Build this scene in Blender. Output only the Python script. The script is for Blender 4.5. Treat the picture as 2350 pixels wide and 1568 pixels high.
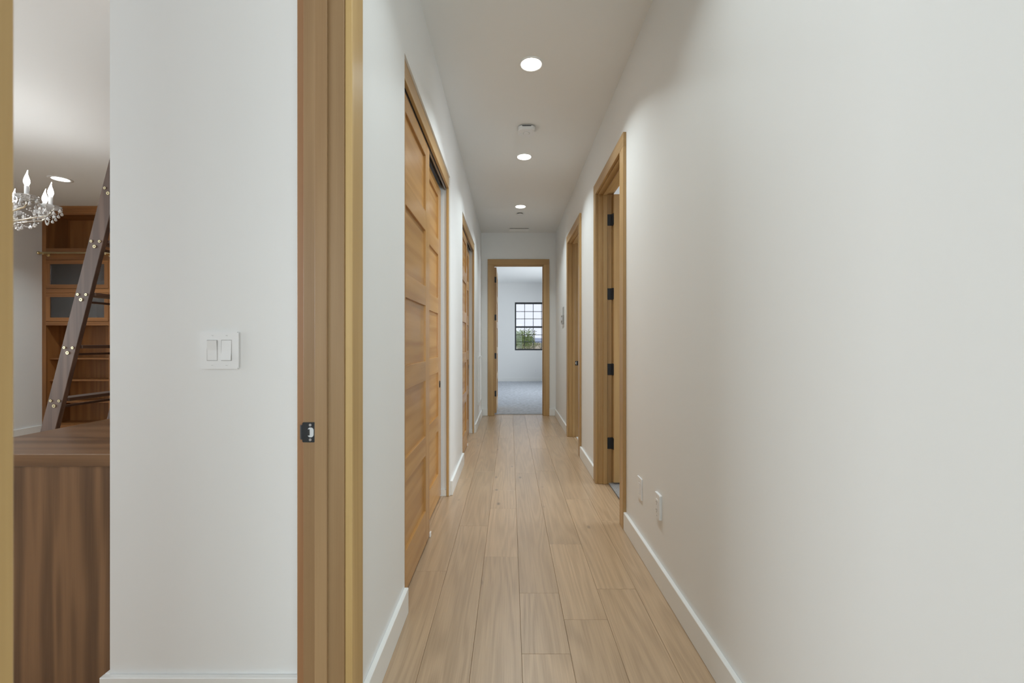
import bpy, bmesh, math, random
from mathutils import Vector, Matrix

# ------------------------------------------------------------------ clear
for o in list(bpy.data.objects):
    bpy.data.objects.remove(o, do_unlink=True)
scene = bpy.context.scene
COL = scene.collection
PI = math.pi
rnd = random.Random(11)

# ------------------------------------------------------------------ camera, world, light, exposure
CAM_H = 1.21
cam_d = bpy.data.cameras.new('camera')
cam = bpy.data.objects.new('camera', cam_d)
COL.objects.link(cam)
cam.location = (0, 0, CAM_H)
cam.rotation_euler = (PI / 2, 0, 0)
cam_d.sensor_width = 36.0
cam_d.lens = 1000 * 36 / 2350
cam_d.shift_x = 4 / 2350
cam_d.shift_y = 1 / 2350
cam_d.clip_start = 0.02
cam_d.clip_end = 3000
cam_d.dof.use_dof = True
cam_d.dof.focus_distance = 3.0
cam_d.dof.aperture_fstop = 5.6
scene.camera = cam
scene.cycles.max_bounces = 7
scene.cycles.diffuse_bounces = 4
scene.cycles.glossy_bounces = 3
scene.cycles.transmission_bounces = 6
scene.cycles.caustics_reflective = False
scene.cycles.caustics_refractive = False
scene.cycles.adaptive_threshold = 0.1

world = bpy.data.worlds.new('overcast_sky')
scene.world = world
world.use_nodes = True
bg = world.node_tree.nodes['Background']
bg.inputs[0].default_value = (0.86, 0.90, 1.0, 1)
bg.inputs[1].default_value = 1.25

vs = scene.view_settings
vs.view_transform = 'Standard'
vs.look = 'None'
vs.exposure = -0.20
vs.gamma = 1.0
vs.use_curve_mapping = False


def fill_daylight(name, loc, rot, sx, sy, power, color=(0.93, 0.96, 1.0)):
    """daylight lamp added for fill, outside an invented window opening"""
    l = bpy.data.lights.new(name, 'AREA')
    l.shape = 'RECTANGLE'
    l.size, l.size_y = sx, sy
    l.energy = power
    l.color = color
    o = bpy.data.objects.new(name, l)
    COL.objects.link(o)
    o.location = loc
    o.rotation_euler = rot
    return o


fill_daylight('fill_daylight_living', (1.75, -5.14, 1.45), (PI / 2, 0, 0), 3.0, 2.2, 300, (0.82, 0.945, 0.98))
fill_daylight('fill_daylight_office', (-6.32, 1.2, 1.65), (PI / 2, 0, -PI / 2), 3.4, 1.5, 235, (0.88, 0.94, 0.98))
fill_daylight('fill_daylight_office_front', (-3.6, -2.14, 1.65), (PI / 2, 0, 0), 3.0, 1.5, 60, (0.87, 0.94, 0.98))
fill_daylight('fill_daylight_bedroom', (3.14, 10.4, 1.6), (PI / 2, 0, PI / 2), 3.6, 1.7, 250, (0.90, 0.95, 1.0))
fill_daylight('fill_daylight_side_room', (3.54, 3.1, 1.6), (PI / 2, 0, PI / 2), 1.4, 1.4, 80, (0.9, 0.95, 1.0))
fill_daylight('fill_daylight_bath', (3.54, 5.6, 1.6), (PI / 2, 0, PI / 2), 1.0, 1.2, 45, (0.9, 0.95, 1.0))

# ------------------------------------------------------------------ materials
MATS = {}


def new_mat(name):
    m = bpy.data.materials.new(name)
    m.use_nodes = True
    nt = m.node_tree
    return m, nt, nt.nodes['Principled BSDF']


def N(nt, t, **kw):
    n = nt.nodes.new(t)
    for k, v in kw.items():
        setattr(n, k, v)
    return n


def plain(name, col, rough=0.5, metal=0.0, bump=0.0, bscale=200.0, spec=0.5, var=0.0, coat=0.0):
    m, nt, b = new_mat(name)
    b.inputs['Base Color'].default_value = (*col, 1)
    b.inputs['Roughness'].default_value = rough
    b.inputs['Metallic'].default_value = metal
    b.inputs['Specular IOR Level'].default_value = spec
    b.inputs['Coat Weight'].default_value = coat
    tc = N(nt, 'ShaderNodeTexCoord')
    if bump or var:
        no = N(nt, 'ShaderNodeTexNoise')
        no.inputs['Scale'].default_value = bscale
        no.inputs['Detail'].default_value = 3
        nt.links.new(tc.outputs['Object'], no.inputs['Vector'])
        if bump:
            bp = N(nt, 'ShaderNodeBump')
            bp.inputs['Strength'].default_value = bump
            bp.inputs['Distance'].default_value = 0.002
            nt.links.new(no.outputs['Fac'], bp.inputs['Height'])
            nt.links.new(bp.outputs['Normal'], b.inputs['Normal'])
        if var:
            mx = N(nt, 'ShaderNodeMix', data_type='RGBA')
            mx.inputs['A'].default_value = (*[c * (1 - var) for c in col], 1)
            mx.inputs['B'].default_value = (*[min(1, c * (1 + var)) for c in col], 1)
            nt.links.new(no.outputs['Fac'], mx.inputs['Factor'])
            nt.links.new(mx.outputs['Result'], b.inputs['Base Color'])
    MATS[name] = m
    return m


def wood(name, light, dark, axis, rough=0.35, cross=9.0, along=0.55, rings=16.0, ring_mix=0.55, fine_mix=0.35, vary=0.12,
         coat=0.0, knots=False, spec=0.5):
    m, nt, b = new_mat(name)
    L = nt.links.new
    tc = N(nt, 'ShaderNodeTexCoord')
    oi = N(nt, 'ShaderNodeObjectInfo')
    off = N(nt, 'ShaderNodeVectorMath', operation='SCALE')
    off.inputs[0].default_value = (37.0, 23.0, 51.0)
    L(oi.outputs['Random'], off.inputs['Scale'])
    add = N(nt, 'ShaderNodeVectorMath', operation='ADD')
    L(tc.outputs['Object'], add.inputs[0])
    L(off.outputs['Vector'], add.inputs[1])

    def scaled(c, a):
        s = [c, c, c]
        s['xyz'.index(axis)] = a
        v = N(nt, 'ShaderNodeVectorMath', operation='MULTIPLY')
        v.inputs[1].default_value = s
        L(add.outputs['Vector'], v.inputs[0])
        return v

    v1 = scaled(cross, along)
    n1 = N(nt, 'ShaderNodeTexNoise')
    n1.inputs['Scale'].default_value = 1.0
    n1.inputs['Detail'].default_value = 1.5
    n1.inputs['Distortion'].default_value = 0.3
    L(v1.outputs['Vector'], n1.inputs['Vector'])
    mu = N(nt, 'ShaderNodeMath', operation='MULTIPLY')
    mu.inputs[1].default_value = rings * 2
    L(n1.outputs['Fac'], mu.inputs[0])
    sn = N(nt, 'ShaderNodeMath', operation='SINE')
    L(mu.outputs[0], sn.inputs[0])
    mr = N(nt, 'ShaderNodeMapRange')
    mr.inputs['From Min'].default_value = -1
    mr.inputs['To Max'].default_value = ring_mix
    L(sn.outputs[0], mr.inputs['Value'])
    v2 = scaled(230.0, 5.0)
    n2 = N(nt, 'ShaderNodeTexNoise')
    n2.inputs['Scale'].default_value = 1.0
    n2.inputs['Detail'].default_value = 2
    L(v2.outputs['Vector'], n2.inputs['Vector'])
    f2 = N(nt, 'ShaderNodeMath', operation='MULTIPLY')
    f2.inputs[1].default_value = fine_mix
    L(n2.outputs['Fac'], f2.inputs[0])
    sm = N(nt, 'ShaderNodeMath', operation='ADD', use_clamp=True)
    L(mr.outputs['Result'], sm.inputs[0])
    L(f2.outputs[0], sm.inputs[1])
    mx = N(nt, 'ShaderNodeMix', data_type='RGBA')
    mx.inputs['A'].default_value = (*light, 1)
    mx.inputs['B'].default_value = (*dark, 1)
    L(sm.outputs[0], mx.inputs['Factor'])
    col = mx.outputs['Result']
    # broad tone drift
    v3 = scaled(5.0, 0.8)
    n3 = N(nt, 'ShaderNodeTexNoise')
    n3.inputs['Scale'].default_value = 1.0
    L(v3.outputs['Vector'], n3.inputs['Vector'])
    hs = N(nt, 'ShaderNodeHueSaturation')
    r1 = N(nt, 'ShaderNodeMapRange')
    r1.inputs['To Min'].default_value = 1 - vary
    r1.inputs['To Max'].default_value = 1 + vary
    L(oi.outputs['Random'], r1.inputs['Value'])
    r2 = N(nt, 'ShaderNodeMapRange')
    r2.inputs['To Min'].default_value = 0.88
    r2.inputs['To Max'].default_value = 1.12
    L(n3.outputs['Fac'], r2.inputs['Value'])
    mm = N(nt, 'ShaderNodeMath', operation='MULTIPLY')
    L(r1.outputs['Result'], mm.inputs[0])
    L(r2.outputs['Result'], mm.inputs[1])
    L(mm.outputs[0], hs.inputs['Value'])
    L(col, hs.inputs['Color'])
    col = hs.outputs['Color']
    if knots:
        v4 = scaled(7.0, 3.0)
        vo = N(nt, 'ShaderNodeTexVoronoi')
        vo.inputs['Scale'].default_value = 1.0
        L(v4.outputs['Vector'], vo.inputs['Vector'])
        # only some cells carry a knot
        sep = N(nt, 'ShaderNodeSeparateColor')
        L(vo.outputs['Color'], sep.inputs[0])
        g = N(nt, 'ShaderNodeMath', operation='GREATER_THAN')
        g.inputs[1].default_value = 0.62
        L(sep.outputs[0], g.inputs[0])
        k = N(nt, 'ShaderNodeMapRange')
        k.inputs['From Min'].default_value = 0.02
        k.inputs['From Max'].default_value = 0.115
        k.inputs['To Min'].default_value = 0.75
        k.inputs['To Max'].default_value = 0.0
        L(vo.outputs['Distance'], k.inputs['Value'])
        km = N(nt, 'ShaderNodeMath', operation='MULTIPLY')
        L(k.outputs['Result'], km.inputs[0])
        L(g.outputs[0], km.inputs[1])
        mk = N(nt, 'ShaderNodeMix', data_type='RGBA')
        mk.inputs['B'].default_value = (*[c * 0.22 for c in dark], 1)
        L(km.outputs[0], mk.inputs['Factor'])
        L(col, mk.inputs['A'])
        col = mk.outputs['Result']
    L(col, b.inputs['Base Color'])
    b.inputs['Roughness'].default_value = rough
    b.inputs['Coat Weight'].default_value = coat
    b.inputs['Coat Roughness'].default_value = 0.36
    b.inputs['Coat IOR'].default_value = 1.65
    b.inputs['Specular IOR Level'].default_value = spec
    MATS[name] = m
    return m


plain('wall_paint', (0.815, 0.817, 0.81), 0.55)
plain('ceiling_paint', (0.83, 0.835, 0.825), 0.8)
plain('trim_white', (0.82, 0.82, 0.805), 0.35)
plain('plastic_white', (0.82, 0.82, 0.82), 0.35)
plain('plastic_grey', (0.42, 0.41, 0.40), 0.4)
plain('dark_screen', (0.06, 0.06, 0.06), 0.2)
plain('slot_black', (0.02, 0.02, 0.02), 0.6)
plain('black_metal', (0.035, 0.037, 0.04), 0.42, metal=0.6)
plain('steel', (0.55, 0.55, 0.56), 0.3, metal=1.0)
plain('track_metal', (0.35, 0.34, 0.34), 0.35, metal=1.0)
plain('brass', (0.84, 0.72, 0.44), 0.3, metal=1.0)
plain('silvered_metal', (0.85, 0.82, 0.72), 0.2, metal=1.0)
plain('window_black', (0.022, 0.025, 0.028), 0.4)
plain('latch_grey', (0.62, 0.63, 0.64), 0.4)
plain('guide_white', (0.8, 0.77, 0.74), 0.5)
plain('rubber', (0.03, 0.03, 0.03), 0.7)
plain('tile_white', (0.8, 0.79, 0.77), 0.3, var=0.03, bscale=3)
plain('carpet_blue', (0.46, 0.485, 0.53), 0.95, bump=1.0, bscale=17, var=0.4, spec=0.1)
plain('carpet_grey', (0.27, 0.26, 0.25), 0.95, bump=1.0, bscale=120, var=0.5, spec=0.1)
plain('dry_ground', (0.40, 0.34, 0.24), 0.95, var=0.35, bscale=0.22)
plain('hill_haze', (0.36, 0.40, 0.50), 1.0, var=0.1, bscale=0.02)  # distance haze painted into the hill colour
plain('bark', (0.16, 0.12, 0.09), 0.9, var=0.3, bscale=6)
plain('leaf_green', (0.22, 0.30, 0.09), 0.7, var=0.35, bscale=3)
plain('leaf_olive', (0.24, 0.25, 0.12), 0.8, var=0.35, bscale=3)
plain('weathered_pole', (0.30, 0.27, 0.25), 0.9, var=0.2, bscale=5)

HL, HD = (0.545, 0.350, 0.150), (0.375, 0.215, 0.080)
wood('fir_z', HL, HD, 'z', rough=0.33, cross=11, along=0.35, rings=9, vary=0.09)
wood('fir_y', HL, HD, 'y', rough=0.33, cross=11, along=0.35, rings=9, vary=0.09)
wood('fir_x', HL, HD, 'x', rough=0.33, cross=11, along=0.35, rings=9, vary=0.09)
wood('fir_jamb_dim', (0.385, 0.245, 0.125), (0.255, 0.145, 0.066), 'z', rough=0.4, cross=11, along=0.35, rings=9, vary=0.06)  # darker fir copy, offsetting excess light on the office jamb
wood('fir_casing_lit', (0.62, 0.42, 0.18), (0.43, 0.265, 0.10), 'z', rough=0.4, cross=11, along=0.35, rings=9, vary=0.05)  # lighter fir copy, brightness of the lit hall casing put into colour
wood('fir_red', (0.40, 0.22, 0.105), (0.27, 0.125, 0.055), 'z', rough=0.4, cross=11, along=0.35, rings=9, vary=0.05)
DL, DD = (0.55, 0.305, 0.105), (0.37, 0.178, 0.052)
wood('door_z', DL, DD, 'z', rough=0.27, cross=9, along=0.4, rings=10, vary=0.05)
wood('door_y', DL, DD, 'y', rough=0.27, cross=9, along=0.4, rings=10, vary=0.05)
WL, WD = (0.255, 0.135, 0.064), (0.080, 0.038, 0.018)
wood('walnut_z', WL, WD, 'z', rough=0.35, cross=13, along=0.9, rings=9, ring_mix=0.62, vary=0.08)
wood('walnut_x', WL, WD, 'x', rough=0.3, cross=6, along=0.5, rings=12, ring_mix=0.6, vary=0.08)
wood('walnut_y', WL, WD, 'y', rough=0.3, cross=6, along=0.5, rings=12, ring_mix=0.6, vary=0.08)
BL, BD = (0.35, 0.150, 0.048), (0.175, 0.070, 0.022)
wood('cherry_z', BL, BD, 'z', rough=0.35, cross=9, along=0.6, rings=8, vary=0.06)
wood('cherry_x', BL, BD, 'x', rough=0.35, cross=9, along=0.6, rings=8, vary=0.06)
LL, LD = (0.155, 0.090, 0.060), (0.058, 0.031, 0.021)
wood('ladder_wood', LL, LD, 'z', rough=0.55, cross=22, along=0.6, rings=7, vary=0.05)
wood('ladder_tread', LL, LD, 'y', rough=0.4, cross=22, along=0.6, rings=7, vary=0.05)
OL, OD = (0.575, 0.402, 0.252), (0.36, 0.242, 0.143)
wood('oak_floor', OL, OD, 'y', rough=0.34, cross=9, along=0.6, rings=30, ring_mix=0.34, fine_mix=0.9, vary=0.085, knots=True,
     spec=0.5, coat=0.6)


def glass_mat(name, tint=(1, 1, 1), gloss=0.12, rough=0.0):
    m = bpy.data.materials.new(name)
    m.use_nodes = True
    nt = m.node_tree
    nt.nodes.clear()
    out = N(nt, 'ShaderNodeOutputMaterial')
    tr = N(nt, 'ShaderNodeBsdfTransparent')
    tr.inputs[0].default_value = (*tint, 1)
    gl = N(nt, 'ShaderNodeBsdfGlossy')
    gl.inputs['Roughness'].default_value = rough
    fr = N(nt, 'ShaderNodeFresnel')
    fr.inputs['IOR'].default_value = 1.45
    mu = N(nt, 'ShaderNodeMath', operation='ADD', use_clamp=True)
    mu.inputs[1].default_value = gloss - 0.04
    mx = N(nt, 'ShaderNodeMixShader')
    nt.links.new(fr.outputs[0], mu.inputs[0])
    nt.links.new(mu.outputs[0], mx.inputs[0])
    nt.links.new(tr.outputs[0], mx.inputs[1])
    nt.links.new(gl.outputs[0], mx.inputs[2])
    nt.links.new(mx.outputs[0], out.inputs[0])
    MATS[name] = m


glass_mat('window_glass', (0.97, 0.98, 0.98), 0.012)
glass_mat('cabinet_glass', (0.62, 0.60, 0.60), 0.10, 0.15)

m, nt, b = new_mat('crystal')
b.inputs['Base Color'].default_value = (0.97, 0.97, 0.97, 1)
b.inputs['Transmission Weight'].default_value = 0.62
b.inputs['Roughness'].default_value = 0.04
b.inputs['IOR'].default_value = 1.55
b.inputs['Specular IOR Level'].default_value = 0.8
MATS['crystal'] = m
m, nt, b = new_mat('crystal_bead')
b.inputs['Base Color'].default_value = (0.98, 0.98, 0.98, 1)
b.inputs['Transmission Weight'].default_value = 0.3
b.inputs['Roughness'].default_value = 0.08
b.inputs['IOR'].default_value = 1.6
b.inputs['Specular IOR Level'].default_value = 1.0
MATS['crystal_bead'] = m


def emit(name, col, strength):
    m, nt, b = new_mat(name)
    b.inputs['Base Color'].default_value = (0.9, 0.9, 0.9, 1)
    b.inputs['Emission Color'].default_value = (*col, 1)
    b.inputs['Emission Strength'].default_value = strength
    MATS[name] = m


emit('lamp_diffuser', (1.0, 0.96, 0.9), 9.0)
emit('bulb_glow', (0.95, 0.98, 1.0), 40.0)


# ------------------------------------------------------------------ helpers
def tag(o, label=None, cat=None, group=None, kind=None):
    if label:
        o['label'] = label
    if cat:
        o['category'] = cat
    if group:
        o['group'] = group
    if kind:
        o['kind'] = kind
    return o


def empty(name, loc=(0, 0, 0), **kw):
    o = bpy.data.objects.new(name, None)
    COL.objects.link(o)
    o.empty_display_size = 0.05
    o.location = loc
    return tag(o, **kw)


def wloc(o):
    v = Vector(o.location)
    p = o.parent
    while p:
        v += Vector(p.location)
        p = p.parent
    return v


def link(name, bm, mat, parent=None, smooth=False, origin=None):
    """bmesh in world coordinates -> one mesh object (verts made local to parent or origin)"""
    off = wloc(parent) if parent else Vector((0, 0, 0))
    org = Vector(origin) if origin is not None else off
    bmesh.ops.translate(bm, verts=bm.verts, vec=-org)
    me = bpy.data.meshes.new(name)
    bmesh.ops.recalc_face_normals(bm, faces=bm.faces)
    bm.to_mesh(me)
    bm.free()
    me.materials.append(MATS[mat])
    if smooth:
        for p in me.polygons:
            p.use_smooth = True
    o = bpy.data.objects.new(name, me)
    COL.objects.link(o)
    if parent:
        o.parent = parent
    o.location = org - off
    return o


def abox(bm, lo, hi, bev=0.0, seg=1):
    lo = Vector(lo)
    hi = Vector(hi)
    c = (lo + hi) / 2
    s = hi - lo
    r = bmesh.ops.create_cube(bm, size=1.0)
    for v in r['verts']:
        v.co = Vector((v.co.x * s.x, v.co.y * s.y, v.co.z * s.z)) + c
    if bev:
        ed = list({e for v in r['verts'] for e in v.link_edges})
        bmesh.ops.bevel(bm, geom=ed, offset=bev, segments=seg, affect='EDGES', profile=0.5)
    return r['verts']


def box(name, lo, hi, mat, parent=None, bev=0.0, seg=1, origin=None):
    bm = bmesh.new()
    abox(bm, lo, hi, bev, seg)
    return link(name, bm, mat, parent, origin=origin)


def acyl(bm, c, r, h, axis='z', seg=24, r2=None):
    """capped cylinder / cone frustum, base centre c, along +axis"""
    m = {'z': Matrix.Identity(4), 'x': Matrix.Rotation(PI / 2, 4, 'Y'), 'y': Matrix.Rotation(-PI / 2, 4, 'X')}[axis]
    res = bmesh.ops.create_cone(bm, cap_ends=True, segments=seg, radius1=r, radius2=r if r2 is None else r2, depth=h)
    d = {'z': Vector((0, 0, h / 2)), 'x': Vector((h / 2, 0, 0)), 'y': Vector((0, h / 2, 0))}[axis]
    for v in res['verts']:
        v.co = m @ v.co + d + Vector(c)
    return res['verts']


def cyl(name, c, r, h, mat, parent=None, axis='z', seg=24, r2=None, smooth=False):
    bm = bmesh.new()
    acyl(bm, c, r, h, axis, seg, r2)
    return link(name, bm, mat, parent, smooth)


def alathe(bm, prof, c, seg=24):
    rings = []
    for (r, z) in prof:
        if r < 1e-5:
            rings.append([bm.verts.new(Vector(c) + Vector((0, 0, z)))])
        else:
            rings.append([bm.verts.new(Vector(c) + Vector((r * math.cos(2 * PI * i / seg), r * math.sin(2 * PI * i / seg), z)))
                          for i in range(seg)])
    for a, b_ in zip(rings, rings[1:]):
        for i in range(seg):
            j = (i + 1) % seg
            q = [a[i % len(a)], a[j % len(a)], b_[j % len(b_)], b_[i % len(b_)]]
            q2 = []
            for v in q:
                if v not in q2:
                    q2.append(v)
            if len(q2) > 2:
                try:
                    bm.faces.new(q2)
                except ValueError:
                    pass


def lathe(name, prof, c, mat, parent=None, seg=24, smooth=True):
    bm = bmesh.new()
    alathe(bm, prof, c, seg)
    return link(name, bm, mat, parent, smooth)


def atube(bm, pts, r, seg=8):
    pts = [Vector(p) for p in pts]
    rs = r if isinstance(r, (list, tuple)) else [r] * len(pts)
    rings = []
    up = None
    for i, p in enumerate(pts):
        t = (pts[min(i + 1, len(pts) - 1)] - pts[max(i - 1, 0)]).normalized()
        if up is None:
            up = Vector((0, 0, 1)) if abs(t.z) < 0.9 else Vector((1, 0, 0))
        u = t.cross(up).normalized()
        v = u.cross(t).normalized()
        up = v
        rings.append([bm.verts.new(p + (u * math.cos(2 * PI * k / seg) + v * math.sin(2 * PI * k / seg)) * rs[i])
                      for k in range(seg)])
    for a, b_ in zip(rings, rings[1:]):
        for k in range(seg):
            j = (k + 1) % seg
            bm.faces.new((a[k], a[j], b_[j], b_[k]))
    bm.faces.new(rings[0][::-1])
    bm.faces.new(rings[-1])


def tube(name, pts, r, mat, parent=None, seg=8, smooth=True):
    bm = bmesh.new()
    atube(bm, pts, r, seg)
    return link(name, bm, mat, parent, smooth)


def aprism(bm, poly, lo, hi, axis):
    """extrude a 2-D outline along an axis ('x': poly in (y,z), 'y': (x,z), 'z': (x,y))"""
    def P(u, v, w):
        return {'x': (w, u, v), 'y': (u, w, v), 'z': (u, v, w)}[axis]
    a = [bm.verts.new(P(u, v, lo)) for u, v in poly]
    b_ = [bm.verts.new(P(u, v, hi)) for u, v in poly]
    n = len(poly)
    bm.faces.new(a[::-1])
    bm.faces.new(b_)
    for i in range(n):
        j = (i + 1) % n
        bm.faces.new((a[i], a[j], b_[j], b_[i]))


def rounded(w, h, r, cx=0, cy=0, n=6):
    out = []
    for k, (sx, sy) in enumerate(((1, 1), (-1, 1), (-1, -1), (1, -1))):
        for i in range(n + 1):
            a = PI / 2 * k + PI / 2 * i / n
            out.append((cx + sx * (w / 2 - r) + r * math.cos(a), cy + sy * (h / 2 - r) + r * math.sin(a)))
    return out


def copy_tree(o, parent=None):
    c = o.copy()
    COL.objects.link(c)
    c.parent = parent
    for ch in list(o.children):
        copy_tree(ch, c)
    return c


CEIL = 3.0


def wall(name, axis, t0, t1, a0, a1, openings=(), mat='wall_paint', z0=0.0, z1=CEIL, label=None):
    """axis 'x': slab between x=t0..t1 spanning y a0..a1; axis 'y': slab between y=t0..t1 spanning x"""
    bm = bmesh.new()

    def piece(s0, s1, za, zb):
        if s1 - s0 < 1e-4 or zb - za < 1e-4:
            return
        if axis == 'x':
            abox(bm, (t0, s0, za), (t1, s1, zb))
        else:
            abox(bm, (s0, t0, za), (s1, t1, zb))
    cur = a0
    for (s0, s1, za, zb) in sorted(openings):
        piece(cur, s0, z0, z1)
        piece(s0, s1, z0, za)
        piece(s0, s1, zb, z1)
        cur = s1
    piece(cur, a1, z0, z1)
    o = link(name, bm, mat)
    return tag(o, label, 'wall', kind='structure')


# ------------------------------------------------------------------ key dimensions (metres)
XL, XR = -0.473, 0.7475          # hall wall faces
WT = 0.116                       # wall thickness
YE = 7.147                       # end wall face
BH, BT = 0.114, 0.019            # baseboard
CW, CT = 0.092, 0.021            # casing width, thickness
JT = 0.018                       # jamb board
HEAD = 2.467                     # jamb head face
RB = 1.439                       # office return wall face
OFX, OFY = -6.18, 5.75           # office far-left wall face, bookcase front
BY = 13.27                       # bedroom back wall face
D1 = (2.905, 3.710)              # right doorway jamb faces (near)
D2 = (4.670, 5.552)              # right doorway jamb faces (far)
D0 = (0.404, 1.240)              # office doorway jamb faces
DE = (-0.272, 0.541)             # end doorway jamb faces (x)
CLO = ((1.95, 3.43), (4.31, 5.785))
CTOP = 2.505
WIN = (0.14, 1.26, 0.955, 2.417)  # bedroom window x0 x1 z0 z1

# ------------------------------------------------------------------ shell
wall('wall_left', 'x', XL - WT, XL, -5.0, YE,
     [(D0[0] - JT, D0[1] + JT, 0, HEAD + JT)] + [(a, c, 0, CTOP) for a, c in CLO],
     label='white painted hallway wall holding the closet openings')
wall('wall_right', 'x', XR, XR + WT, -0.4, YE,
     [(D[0] - JT, D[1] + JT, 0, HEAD + JT) for D in (D1, D2)], label='long plain white hallway wall with two wood-framed doorways')
wall('wall_end', 'y', YE, YE + WT, -2.6, 3.0, [(DE[0] - JT, DE[1] + JT, 0, HEAD + JT)],
     label='narrow white wall around the doorway ending the hallway')
wall('wall_return', 'y', RB, RB + WT, -1.322, XL - WT, label='white wall facing the camera that carries the double light switch')
wall('wall_office_inner', 'x', -1.322, -1.206, RB + WT, 6.07, label='white office wall running behind the closets')
wall('wall_office_back', 'y', 6.075, 6.19, -6.3, -1.206, label='white wall behind the office bookcase')
wall('wall_office_left', 'x', OFX - 0.12, OFX, -2.0, 6.075, [(-0.5, 2.9, 0.9, 2.4)], label='grey-white office wall beside the bookcase')
wall('wall_office_front', 'y', -2.12, -2.0, -6.3, XL - WT, [(-5.1, -2.1, 0.9, 2.4)], label='white office wall with an added window opening')
wall('wall_living_right', 'x', 3.5, 3.62, -5.12, -0.284, label='white wall of the open room behind the hallway')
wall('wall_living_back', 'y', -5.12, -5.0, XL - WT, 3.5, [(0.25, 3.25, 0.35, 2.55)], label='white wall with an added wide window opening')
wall('wall_living_front', 'y', -0.4, -0.284, XR + WT, 3.5, label='white wall beside the hallway entrance')
wall('wall_side_room_front', 'y', 1.9, 2.0, XR + WT, 3.4, label='white wall of the carpeted side room')
wall('wall_side_room_back', 'y', 4.35, 4.45, XR + WT, 3.4, label='white wall between the side room and the bathroom')
wall('wall_side_room_right', 'x', 3.4, 3.52, 1.9, YE, [(2.4, 3.8, 0.9, 2.3), (5.1, 6.1, 1.0, 2.2)],
     label='white outer wall of the side rooms')
wall('wall_bedroom_left', 'x', -2.7, -2.6, YE + WT, BY + 0.14, label='white bedroom wall outside the doorway view')
wall('wall_bedroom_right', 'x', 3.0, 3.12, YE, BY + 0.14, [(8.6, 12.2, 0.75, 2.45)], label='white bedroom wall with an added side window opening')
wall('wall_bedroom_back', 'y', BY, BY + 0.14, -2.6, 3.0, [WIN], label='bright white bedroom wall around the black window')

bm = bmesh.new()
abox(bm, (-6.3, -5.12, CEIL), (3.62, BY + 0.14, CEIL + 0.12))
tag(link('ceiling', bm, 'ceiling_paint'), 'flat off-white ceiling over the hallway and rooms', 'ceiling', kind='structure')

# ------------------------------------------------------------------ floors
SUB = 0.02
fl = empty('floor', (0, 0, 0), label='pale wide-plank oak floor running down the hallway', cat='floor', kind='structure')
box('subfloor', (-0.66, -0.7, -0.04), (0.837, 7.272, -SUB), 'bark', fl)
seams = [-0.626, -0.526, -0.336, -0.146, 0.044, 0.234, 0.424, 0.614, 0.804, 0.837]
joints = {
    0: [1.4, 3.3, 5.1],
    1: [0.6, 2.30, 3.86, 5.25, 6.6],
    2: [1.05, 2.867, 4.06, 5.99],
    3: [0.75, 2.454, 3.16, 3.55, 5.475, 6.9],
    4: [0.35, 1.69, 2.10, 4.02, 6.31],
    5: [1.899, 2.607, 4.088, 4.94, 6.0],
    6: [0.4, 2.134, 3.35, 5.6],
    7: [0.9, 2.95, 4.96, 6.5],
    8: [1.2, 3.2, 5.3],
}
for r in range(len(seams) - 1):
    ys = [-0.7] + joints[r] + [7.272]
    for y0, y1 in zip(ys, ys[1:]):
        g = 0.0004
        dz = rnd.uniform(-0.0005, 0.0)
        bm = bmesh.new()
        abox(bm, (seams[r] + g, y0 + g, -SUB), (seams[r + 1] - g, y1 - g, dz), 0.0009)
        o = link('plank', bm, 'oak_floor', fl, origin=((seams[r] + seams[r + 1]) / 2, y0, -SUB))


def slab(name, lo, hi, mat, label, cat='floor', kind='structure'):
    return tag(box(name, lo, hi, mat), label, cat, kind=kind)


slab('floor_office', (-6.3, -2.12, -0.04), (-0.66, 6.19, 0.0), 'oak_floor', 'oak floor of the office beyond the open doorway')
slab('floor_living', (-0.6, -5.12, -0.04), (3.62, -0.702, 0.0), 'oak_floor', 'oak floor of the open room behind the camera')
slab('floor_side_room', (0.838, 1.9, -0.04), (3.52, 4.45, 0.010), 'carpet_grey', 'speckled grey carpet just inside the right doorway')
slab('floor_bath', (0.838, 4.45, -0.04), (3.52, YE, 0.002), 'tile_white', 'white tile floor inside the farther right doorway')
slab('floor_bedroom', (-2.7, 7.274, -0.04), (3.12, BY + 0.14, 0.012), 'carpet_blue', 'blue-grey bedroom carpet seen through the end doorway')
slab('floor_hall_edge', (0.838, -0.701, -0.04), (3.62, 1.9, 0.0), 'oak_floor', 'oak floor strip beyond the hallway wall')

# ------------------------------------------------------------------ baseboards


def base_y(name, x, side, y0, y1, label, cap0=0.0, cap1=0.0):
    """board on a wall face at x, standing out to `side` (+1/-1)"""
    xa, xb = sorted((x, x + side * BT))
    return tag(box(name, (xa, y0, 0.0005), (xb, y1, BH), 'trim_white', bev=0.0025), label, 'baseboard', kind='structure')


def base_x(name, y, side, x0, x1, label):
    ya, yb = sorted((y, y + side * BT))
    return tag(box(name, (x0, ya, 0.0005), (x1, yb, BH), 'trim_white', bev=0.0025), label, 'baseboard', kind='structure')


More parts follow.
